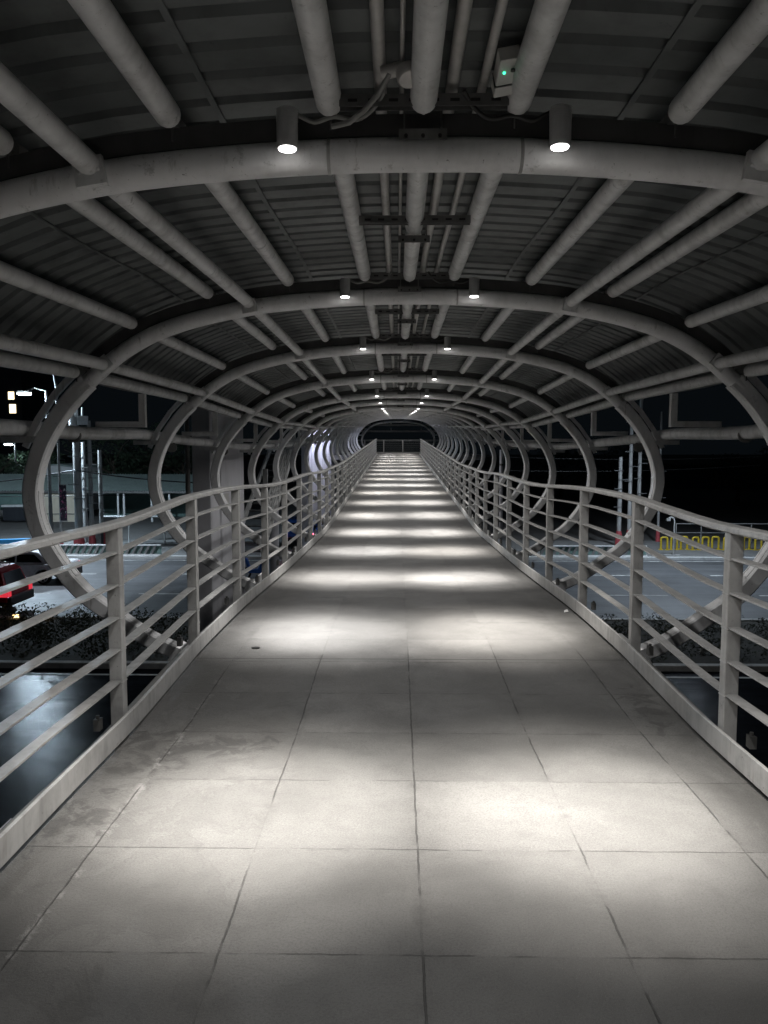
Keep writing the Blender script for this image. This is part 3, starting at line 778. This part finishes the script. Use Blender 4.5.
# concrete slab pier beside the bridge, downpipe
r=empty('concrete_pier',(-3.45,14.2,GZ),'tall grey concrete slab pier rising left of the bridge','pier')
b=MB(); b.box(-.34,0,0,3.1,0,6.9); bevel(b.build('slab',M['concrete'],r),.02)
b=MB(); b.box(-.36,.02,-.02,3.12,6.9,7.05); b.build('cap',M['concrete'],r)
b=MB(); b.box(.001,.012,1.0,1.45,4.55,4.95); b.build('wall_plate',M['box'],r)
r=empty('downpipe',(-3.86,14.15,GZ),'dark vertical downpipe beside the concrete slab pier','downpipe')
b=MB(); b.tube([(0,0,0),(0,0,6.6)],.045,10); b.build('pipe',M['girder'],r)
for z in (1.5,3.5,5.5):
    b=MB(); b.tube([(0,0,z),(0,0,z+.05)],.055,10); b.build('pipe_clip',M['girder'],r)
r=empty('downpipe',(px(501,24.5),24.5,GZ),'pale blue vertical downpipe outside the right arches','downpipe')
b=MB(); b.tube([(0,0,0),(0,0,5.8)],.06,10); b.build('pipe',M['lavwall'],r)
for z in (1.5,3.5,5.3):
    b=MB(); b.tube([(0,0,z),(0,0,z+.05)],.07,10); b.build('pipe_clip',M['girder'],r)

# station wall along the far half, stair, column
r=empty('station_building',(-4.75,41.5,GZ),'pale lavender station wall outside the far left arches','building')
b=MB(); b.box(-.4,0,0,34,0,8.2); b.build('wall',M['lavwall'],r)
b=MB(); b.box(-.5,.12,-.1,34.1,8.2,8.4); b.build('roof_edge',M['girder'],r)
for i in range(11):
    b=MB(); b.box(0,.02,1.4+i*3,1.46+i*3,0,8.2); b.build('wall_joint',M['concrete'],r)
r=empty('steel_stair',(-3.9,22,-1.6),'white steel stair with close railing bars outside the left arches','stair')
for sx in (-.9,.0):
    b=MB(); b.bar((sx,0,0),(sx,7.4,3.1),.06,.26); b.build('stringer',M['white'],r)
for i in range(15):
    b=MB(); yy_=.25+i*.48; b.box(-.86,-.04,yy_,yy_+.28,.02+i*.2,.05+i*.2); b.build('tread',M['girder'],r)
for h in (.35,.55,.75,.95,1.15):
    b=MB(); b.bar((.02,0,h),(.02,7.4,3.1+h),.04,.045); b.build('rail',M['white'],r)
for i in range(6):
    y_=.2+i*1.4; b=MB(); b.box(0,.06,y_,y_+.06,.42*y_-.1,.42*y_+1.2); b.build('post',M['white'],r)
for p,z,l in ((265,24,'white slim column left of the steel stair'),(284,27,'white slim column beneath the steel stair')):
    b=MB(); b.box(-.07,.07,-.07,.07,0,5.2); o=tag(b.build('slim_column',M['white']),l,'column'); o.location=(px(p,z),z,GZ)
    c=MB(); c.box(-.16,.16,-.16,.16,0,.06); c.build('base_plate',M['girder'],o)
b=MB(); b.tube([(0,0,0),(0,0,4.3)],.17,18); o=tag(b.build('round_column',M['lavwall']),'round pale lavender column under the stair, left of the bridge','column'); o.location=(px(273,26),26,GZ)
c=MB(); c.tube([(0,0,4.3),(0,0,4.42)],.25,18); c.build('capital',M['concrete'],o)

# yellow inverted-U barriers on the right pavement
yb=None
names=['first and leftmost','second','third','fourth','fifth','sixth','seventh','eighth','ninth','tenth and rightmost']
for i in range(10):
    if yb is None:
        yb=empty('yellow_barrier',(0,0,0),'x','barrier')
        b=MB(); P=[(-.17,0,0),(-.17,0,.62)]+[(-.17+.09*(1-math.cos(a)),0,.62+.09*math.sin(a)) for a in (.5,1.,1.57)]+[(.17-.09*(1-math.cos(a)),0,.62+.09*math.sin(a)) for a in (1.57,1.,.5)]+[(.17,0,.62),(.17,0,0)]
        b.tube(P,.058,10,True,None,(0,1,0)); b.build('hoop',M['yellow'],yb)
        for x in (-.17,.17):
            b=MB(); b.box(x-.11,x+.11,-.12,.12,0,.035); b.build('foot',M['yellow'],yb)
        o=yb
    else: o=copy_tree(yb)
    o.location=(px(664.5+i*10.4,43.2)+.01*(i%3),43.2+.1*((i*7)%3),GZ+.12); o.rotation_euler=(0,0,R((i*37)%23-11))
    o['label']=f'yellow pipe hoop barrier, {names[i]} of the row on the right pavement'; o['group']='yellow hoop barriers'
r=empty('guard_rail',(px(676,46.5),46.5,GZ+.12),'grey pipe guard rail behind the yellow hoops','guard rail')
w=8
b=MB(); b.tube([(0,0,1.15),(w,0,1.15)],.03,8); b.build('rail',M['pole'],r)
b=MB(); b.tube([(0,0,.6),(w,0,.6)],.025,8); b.build('rail',M['pole'],r)
for i in range(6):
    b=MB(); b.tube([(i*1.5,0,0),(i*1.5,0,1.15)],.03,8); b.build('post',M['pole'],r)
r=empty('hooked_post',(px(674,40.9),40.9,GZ+.12),'short white post with hooked top at the right kerb','post')
b=MB(); b.tube([(0,0,0),(0,0,1.85),(-.05,0,2.0),(-.18,0,2.06),(-.3,0,2.0)],.045,8); b.build('shaft',M['pole'],r)
b=MB(); b.box(-.42,-.22,-.08,.08,1.86,2.0); b.build('lamp_head',M['pole'],r); b=MB(); b.box(-.5,.35,-.2,.1,0,.05); b.build('base_plate',M['pole'],r)

# street lamps that show
def street_lamp(x,y,z,dx,label,W,size=160):
    root=empty('street_lamp',(x+dx,y,GZ),label,'street lamp','lit street lamps')
    h=z-GZ
    b=MB(); b.tube([(0,0,0),(0,0,h*.6),(0,0,h+.15)],.09,10,True,[.12,.09,.06]); b.build('pole',M['girder'],root)
    b=MB(); b.tube([(0,0,h+.1),(-dx*.5,0,h+.3),(-dx,0,h+.1)],.04,8); b.build('arm',M['girder'],root)
    b=MB(); b.obox((-dx,0,h+.06),(.34,0,0),(0,.2,0),(0,0,.06)); b.build('head',M['girder'],root)
    b=MB(); b.obox((-dx,-.05,h-.05),(.30,0,0),(0,.19,0),(0,0,.05)); b.build('lens',M['streetlens'],root)
    L=bpy.data.lights.new('street_light','POINT'); L.energy=W; L.shadow_soft_size=.25; L.color=(.66,.84,1.); q=bpy.data.objects.new('street_light',L); COL.objects.link(q); q.location=(x,y+.1,z-.14); q.rotation_euler=Vector((.25,.75,-.8)).to_track_quat('-Z','Y').to_euler()
street_lamp(px(25,44),44,4.55,1.25,'bright white street lamp high on the left, nearer one',6500)
street_lamp(px(7,72),72,1.75,.6,'bluish white street lamp low at the far left, over dark trees',500)
def roadlamp(x,y,z,W,col,size=140):
    L=spot('street_light',W,size,.7,.25,col); q=bpy.data.objects.new('street_light',L); COL.objects.link(q); q.location=(x,y,z)
roadlamp(px(57,43)+2.6,36.,GZ+9.75,6500,(.74,.86,1.),96); roadlamp(px(638,46)-.6,37.,GZ+9.75,5800,(.72,.85,1.),160)

# floodlights washing the station wall and the far arches
L=spot('flood',620,160,.6,.1,(.76,.79,1.))
for n_,yy_ in (('nearest',43.4),('middle',48.1),('farthest',52.6)):
    r=empty('floodlight',(-2.80,yy_,F(yy_)+1.72),f'{n_} cool white floodlight under the left roof edge, facing the station wall','floodlight','floodlights on the station wall')
    b=MB(); b.obox((0,0,0),(.03,0,.02),(0,.14,0),(-.05,0,.08)); b.build('case',M['lamp'],r)
    b=MB(); b.obox((-.036,0,-.024),(.003,0,.002),(0,.12,0),(-.04,0,.064)); b.build('lens',M['streetlens'],r)
    b=MB(); b.box(-.01,.02,-.02,.02,.05,.22); b.build('bracket',M['lamp'],r)
    q=bpy.data.objects.new('flood',L); COL.objects.link(q); q.location=(-2.88,yy_,F(yy_)+1.66); q.rotation_euler=Vector((-.8,.15,-.5)).to_track_quat('-Z','Y').to_euler()

# ------------------------------------------------------------------ vehicles
def arc(cx,cz,r,a0,a1,n=10): return [(cx+r*math.cos(R(a0+(a1-a0)*i/n)),cz+r*math.sin(R(a0+(a1-a0)*i/n))) for i in range(n+1)]
def car(name,loc,label,paint,suv=True,rot=0,lit=False,rails=True):
    root=empty(name,loc,label,'car'); root.rotation_euler=(0,0,rot)
    L=2.25; W=.90; zb=.42 if suv else .28; belt=1.0 if suv else .88; roof=1.64 if suv else 1.42
    wr=.37 if suv else .31; ax=(-1.38,1.33)
    low=[(-L,zb)]+[(ax[0]-wr*1.18,zb)]+arc(ax[0],wr,wr*1.2,165,15)+[(ax[1]-wr*1.2,zb)]+arc(ax[1],wr,wr*1.2,165,15)+[(L-.02,zb+.05),(L,zb+.35),(L-.04,belt-.08),(L-.10,belt)]+[(-1.05,belt),(-1.25,belt-.03),(-L+.12,belt-.22),(-L+.0,belt-.38)]
    b=MB(); b.prism(low,-W,W); bevel(b.build('body',paint,root),.05,3)
    if suv: gh=[(-1.12,belt-.01),(L-.12,belt-.01),(L-.30,roof-.12),(L-.50,roof),(-.20,roof),(-.42,roof-.06)]
    else: gh=[(-1.0,belt-.01),(1.75,belt-.01),(1.10,roof-.06),(.8,roof),(-.05,roof),(-.3,roof-.05)]
    b=MB(); n=len(gh)
    v=[(x,-W+.06+(z-belt)*.22,z) for x,z in gh]+[(x,W-.06-(z-belt)*.22,z) for x,z in gh]
    b.add(v,[tuple(range(n)),tuple(range(2*n-1,n-1,-1))]+[(k,k+n,(k+1)%n+n,(k+1)%n) for k in range(n)])
    bevel(b.build('cabin',paint,root),.04,2)
    def sidewin(xa,xb,xc,xd,s):
        z0,z1=belt+.06,roof-.14; y0,y1=[(W-.06-(z-belt)*.22+.006)*s for z in (z0,z1)]
        w_=MB(); t_=.01*s
        w_.add([(xa,y0,z0),(xb,y0,z0),(xc,y1,z1),(xd,y1,z1),(xa,y0+t_,z0),(xb,y0+t_,z0),(xc,y1+t_,z1),(xd,y1+t_,z1)],[(0,1,2,3),(4,7,6,5),(0,4,5,1),(1,5,6,2),(2,6,7,3),(3,7,4,0)])
        w_.build('side_window',M['glass'],root)
    for s in (-1,1):
        if suv: sidewin(-.85,.05,.05,-.35,s); sidewin(.12,1.0,1.0,.12,s); sidewin(1.08,1.85,1.70,1.08,s)
        else: sidewin(-.72,.1,.1,-.22,s); sidewin(.18,1.30,.92,.18,s)
    # rear and front glass
    rg_=[(L-.15,belt+.08),(L-.29,roof-.16)] if suv else [(1.62,belt+.08),(1.17,roof-.11)]
    w_=MB(); w_.add([(rg_[0][0]+.012,-.68,rg_[0][1]),(rg_[0][0]+.012,.68,rg_[0][1]),(rg_[1][0]+.016,.60,rg_[1][1]),(rg_[1][0]+.016,-.60,rg_[1][1])],[(0,1,2,3)]); w_.build('rear_window',M['glass'],root)
    fg=[(-1.04,belt+.06),(-.48,roof-.12)] if suv else [(-.92,belt+.05),(-.34,roof-.10)]
    w_=MB(); w_.add([(fg[0][0]-.02,-.7,fg[0][1]),(fg[0][0]-.02,.7,fg[0][1]),(fg[1][0]-.02,.62,fg[1][1]),(fg[1][0]-.02,-.62,fg[1][1])],[(0,1,2,3)]); w_.build('windscreen',M['glass'],root)
    for xa in ax:
        for s in (-1,1):
            t_=MB(); y=s*(W-.11); P=[(xa,y-s*.11,wr),(xa,y-s*.10,wr),(xa,y+s*.10,wr),(xa,y+s*.11,wr)]
            t_.tube(P,wr,24,True,[wr-.03,wr,wr,wr-.03]); wh=t_.build('wheel',M['tyre'],root)
            rm=MB(); rm.tube([(xa,y+s*.105,wr),(xa,y+s*.118,wr)],wr*.30,12)
            for q in range(6):
                a=q*math.pi/3; rm.bar((xa+.05*math.cos(a),y+s*.113,wr+.05*math.sin(a)),(xa+wr*.66*math.cos(a),y+s*.113,wr+wr*.66*math.sin(a)),.05,.02,(0,1,0))
            rm.tube([(xa+wr*.66*math.cos(2*math.pi*k/24),y+s*.112,wr+wr*.66*math.sin(2*math.pi*k/24)) for k in range(25)],.02,6)
            rm.build('rim',M['rim'],wh)
    bp=MB(); bp.box(L-.25,L+.09,-W+.02,W-.02,zb-.06,zb+.26); bevel(bp.build('rear_bumper',M['black'],root),.04)
    bp=MB(); bp.box(-L-.08,-L+.2,-W+.02,W-.02,zb-.06,zb+.24); bevel(bp.build('front_bumper',M['black'] if suv else paint,root),.04)
    for s in (-1,1):
        t_=MB(); t_.box(L-.28,L+.012,s*(W-.12)-.13,s*(W-.12)+.128,belt-.32,belt-.1); tl=t_.build('tail_light',M['taillit'] if lit else M['tail'],root)
        if suv:
            t_=MB(); t_.box(L-.16,L+.016,s*(W-.12)-.09,s*(W-.12)+.132,belt-.42,belt-.325); t_.build('reverse_light',M['plate'],tl)
        t_=MB(); t_.box(-L-.01,-L+.25,s*(W-.2)-.15,s*(W-.2)+.15,belt-.4,belt-.27); t_.build('headlight',M['chrome'],root)
        t_=MB(); t_.box(-.86,-.72,s*(W+.02)-.1,s*(W+.02)+.1,belt+.04,belt+.2); t_.build('mirror',paint,root)
        t_=MB(); t_.box(.30,.48,s*W-.012,s*W+.012,belt-.14,belt-.11); t_.build('door_handle',M['chrome'],root)
        t_=MB(); a=arc(ax[1],wr,wr*1.24,160,20); t_.sweep([(x,s*(W+.012),z) for x,z in a],[(-.02,-.02),(.02,-.02),(.02,.02),(-.02,.02)],(0,1,0)); t_.build('arch_trim',M['chrome'] if suv else paint,root)
        if rails:
            t_=MB(); t_.tube([(-.1,s*.62,roof+.0),(0,s*.62,roof+.06),(1.5,s*.62,roof+.06),(1.62,s*.62,roof)],.018,6); t_.build('roof_rail',M['chrome'],root)
    return root
car('sport_utility_car',(px(37,26.9)-3.2,27.1,GZ-.012),'dark red sport utility car driving left on the far carriageway',M['redpaint'])
car('sedan',(-16.55,33.4,GZ-.012),'white sedan half hidden beyond the red car',M['whitepaint'],False,0,False,False)
car('hatchback',(px(300,44),45.4,GZ+.12),'blue car seen from behind through the left railing, tail lights lit',M['bluepaint'],True,R(-90),True,False)
# kerb reflectors by the median
for i,(p,l) in enumerate(((8,'amber kerb reflector below the red car, left one'),(23,'amber kerb reflector just behind the red car'))):
    b=MB(); b.box(-.10,.10,-.02,.02,.0,.10); o=tag(b.build('kerb_reflector',M['amber']),l,'reflector','amber kerb reflectors'); o.location=(px(p+15*i,25.5),25.43,GZ+.14)
    c=MB(); c.box(-.14,.14,.02,.04,-.0,.14); c.build('reflector_back',M['black'],o)
# scooter with violet lamp
r=empty('scooter',(px(257,34),34,GZ-.01),'dark scooter with a small violet lamp beyond the left kick plate','scooter')
for x in (-.62,.62):
    b=MB(); b.tube([(x+.24*math.cos(2*math.pi*k/20),0,.27+.24*math.sin(2*math.pi*k/20)) for k in range(21)],.05,8); b.build('wheel',M['tyre'],r)
b=MB(); b.prism([(-.45,.3),(.05,.28),(.5,.4),(.75,.62),(.7,.78),(.1,.74),(-.05,.45),(-.35,.45),(-.5,.95),(-.62,.95)],-.14,.14); bevel(b.build('body',M['bluepaint'],r),.03)
b=MB(); b.prism([(.05,.75),(.7,.79),(.72,.86),(.05,.84)],-.12,.12); b.build('seat',M['black'],r)
b=MB(); b.tube([(-.55,-.3,1.02),(-.55,.3,1.02)],.02,8); b.build('handlebar',M['black'],r)
b=MB(); b.tube([(.72,0,.68),(.80,0,.68)],.06,12); b.build('lamp',M['violet'],r)

# ------------------------------------------------------------------ background: trees, dark buildings
def tree(x,y,h,w,label,seed):
    rg=random.Random(seed); root=empty('tree',(x,y,GZ),label,'tree','dark trees beyond the road')
    b=MB(); b.tube([(0,0,0),(.1,0,h*.3),(0,.1,h*.6)],.2,8,True,[.26,.2,.1])
    for i in range(5):
        a=i*1.3+rg.random(); b.tube([(0,0,h*(.3+.06*i)),(math.cos(a)*w*.3,math.sin(a)*w*.3,h*(.5+.07*i)),(math.cos(a)*w*.5,math.sin(a)*w*.5,h*(.62+.06*i))],.06,6,True,[.09,.06,.03])
    b.build('trunk',M['bark'],root)
    c=MB()
    for i in range(26):
        a=rg.uniform(0,6.28); q=rg.random()**.6; zz=rg.uniform(.35,1.)
        wr=w*.5*q*(1-.55*abs(zz-.6)/.4*.8)
        leaves(c,(math.cos(a)*wr,math.sin(a)*wr,h*zz*.95),(w*.17,w*.17,h*.10),70,.17,rg,.3)
    c.build('crown',M['leaf'],root,fix=False)
    return root
T=[(px(-12,66),66,5.2,6,'leafy dark tree at the far left edge, below the bluish lamp'),(px(24,74),76,6.0,5.5,'dark tree left of the white warehouse, behind the shed'),(px(112,74),74,7.6,9,'broad dark tree behind the shed, right of the poles'),(px(150,82),82,8.5,9,'dark tree behind the open half of the shed'),(px(182,78),78,7.,8,'dark tree behind the shed, beside the slab pier'),
   (px(560,90),90,6.5,9,'dark tree far right of the bridge, behind the rings'),(px(610,88),88,7.,9,'dark tree behind the row of right poles'),(px(735,78),78,5.2,10,'wide dark tree behind the yellow hoops'),(px(790,82),82,6.5,9,'dark tree at the far right edge')]
for i,a in enumerate(T): tree(*a,11+i)
def block(x0,x1,y,h,label,mat,wins=()):
    root=empty('dark_building',((x0+x1)/2,y,GZ),label,'building'); w=(x1-x0)/2
    b=MB(); b.box(-w,w,0,14,0,h); b.build('wall',mat,root); b=MB(); b.box(-w-.2,w+.2,-.2,14.2,h,h+.4); b.build('roof',M['dark'],root)
    for (wx,wz,ww,wh) in wins:
        b=MB(); b.box(wx-(x0+x1)/2-ww/2,wx-(x0+x1)/2+ww/2,-.06,-.01,wz-GZ-wh/2,wz-GZ+wh/2); f=b.build('window',M['winlit'],root)
        c=MB(); c.box(wx-(x0+x1)/2-ww/2-.12,wx-(x0+x1)/2+ww/2+.12,-.12,-.0,wz-GZ-wh/2-.2,wz-GZ-wh/2-.04); c.build('sill',M['dark'],f)
block(px(-60,130),px(22,130),130,21,'dark tower block at the far left with two lit windows',M['dark'],((px(11.5,130),1.5+51/770*130,1.0,1.3),(px(12.5,130),1.5+38/770*130,1.1,1.5)))
block(px(672,110),px(900,110),110,5.4-6.5/1+.0+0.9+3.2,'dark navy building low on the right horizon',M['navy'])

# ------------------------------------------------------------------ world, camera, view
W=bpy.data.worlds.new('World'); S.world=W; W.use_nodes=True
bg=W.node_tree.nodes['Background']; bg.inputs['Color'].default_value=(.55,.78,1.,1); bg.inputs['Strength'].default_value=.0035
cd=bpy.data.cameras.new('camera'); cam=bpy.data.objects.new('camera',cd); COL.objects.link(cam); S.camera=cam
cd.sensor_fit='AUTO'; cd.sensor_width=36; cd.lens=770/1024*36; cd.clip_start=.05; cd.clip_end=2000
cam.location=(0,0,1.486); cam.rotation_euler=(R(90-4.83),0,math.atan(13/770))
S.view_settings.view_transform='Standard'; S.view_settings.look='None'; S.view_settings.exposure=.14; S.view_settings.gamma=1
S.cycles.max_bounces=8; S.cycles.diffuse_bounces=6; S.cycles.glossy_bounces=3; S.cycles.use_denoising=True; S.cycles.use_light_tree=True; S.cycles.sample_clamp_indirect=4
S.cycles.caustics_reflective=False; S.cycles.caustics_refractive=False
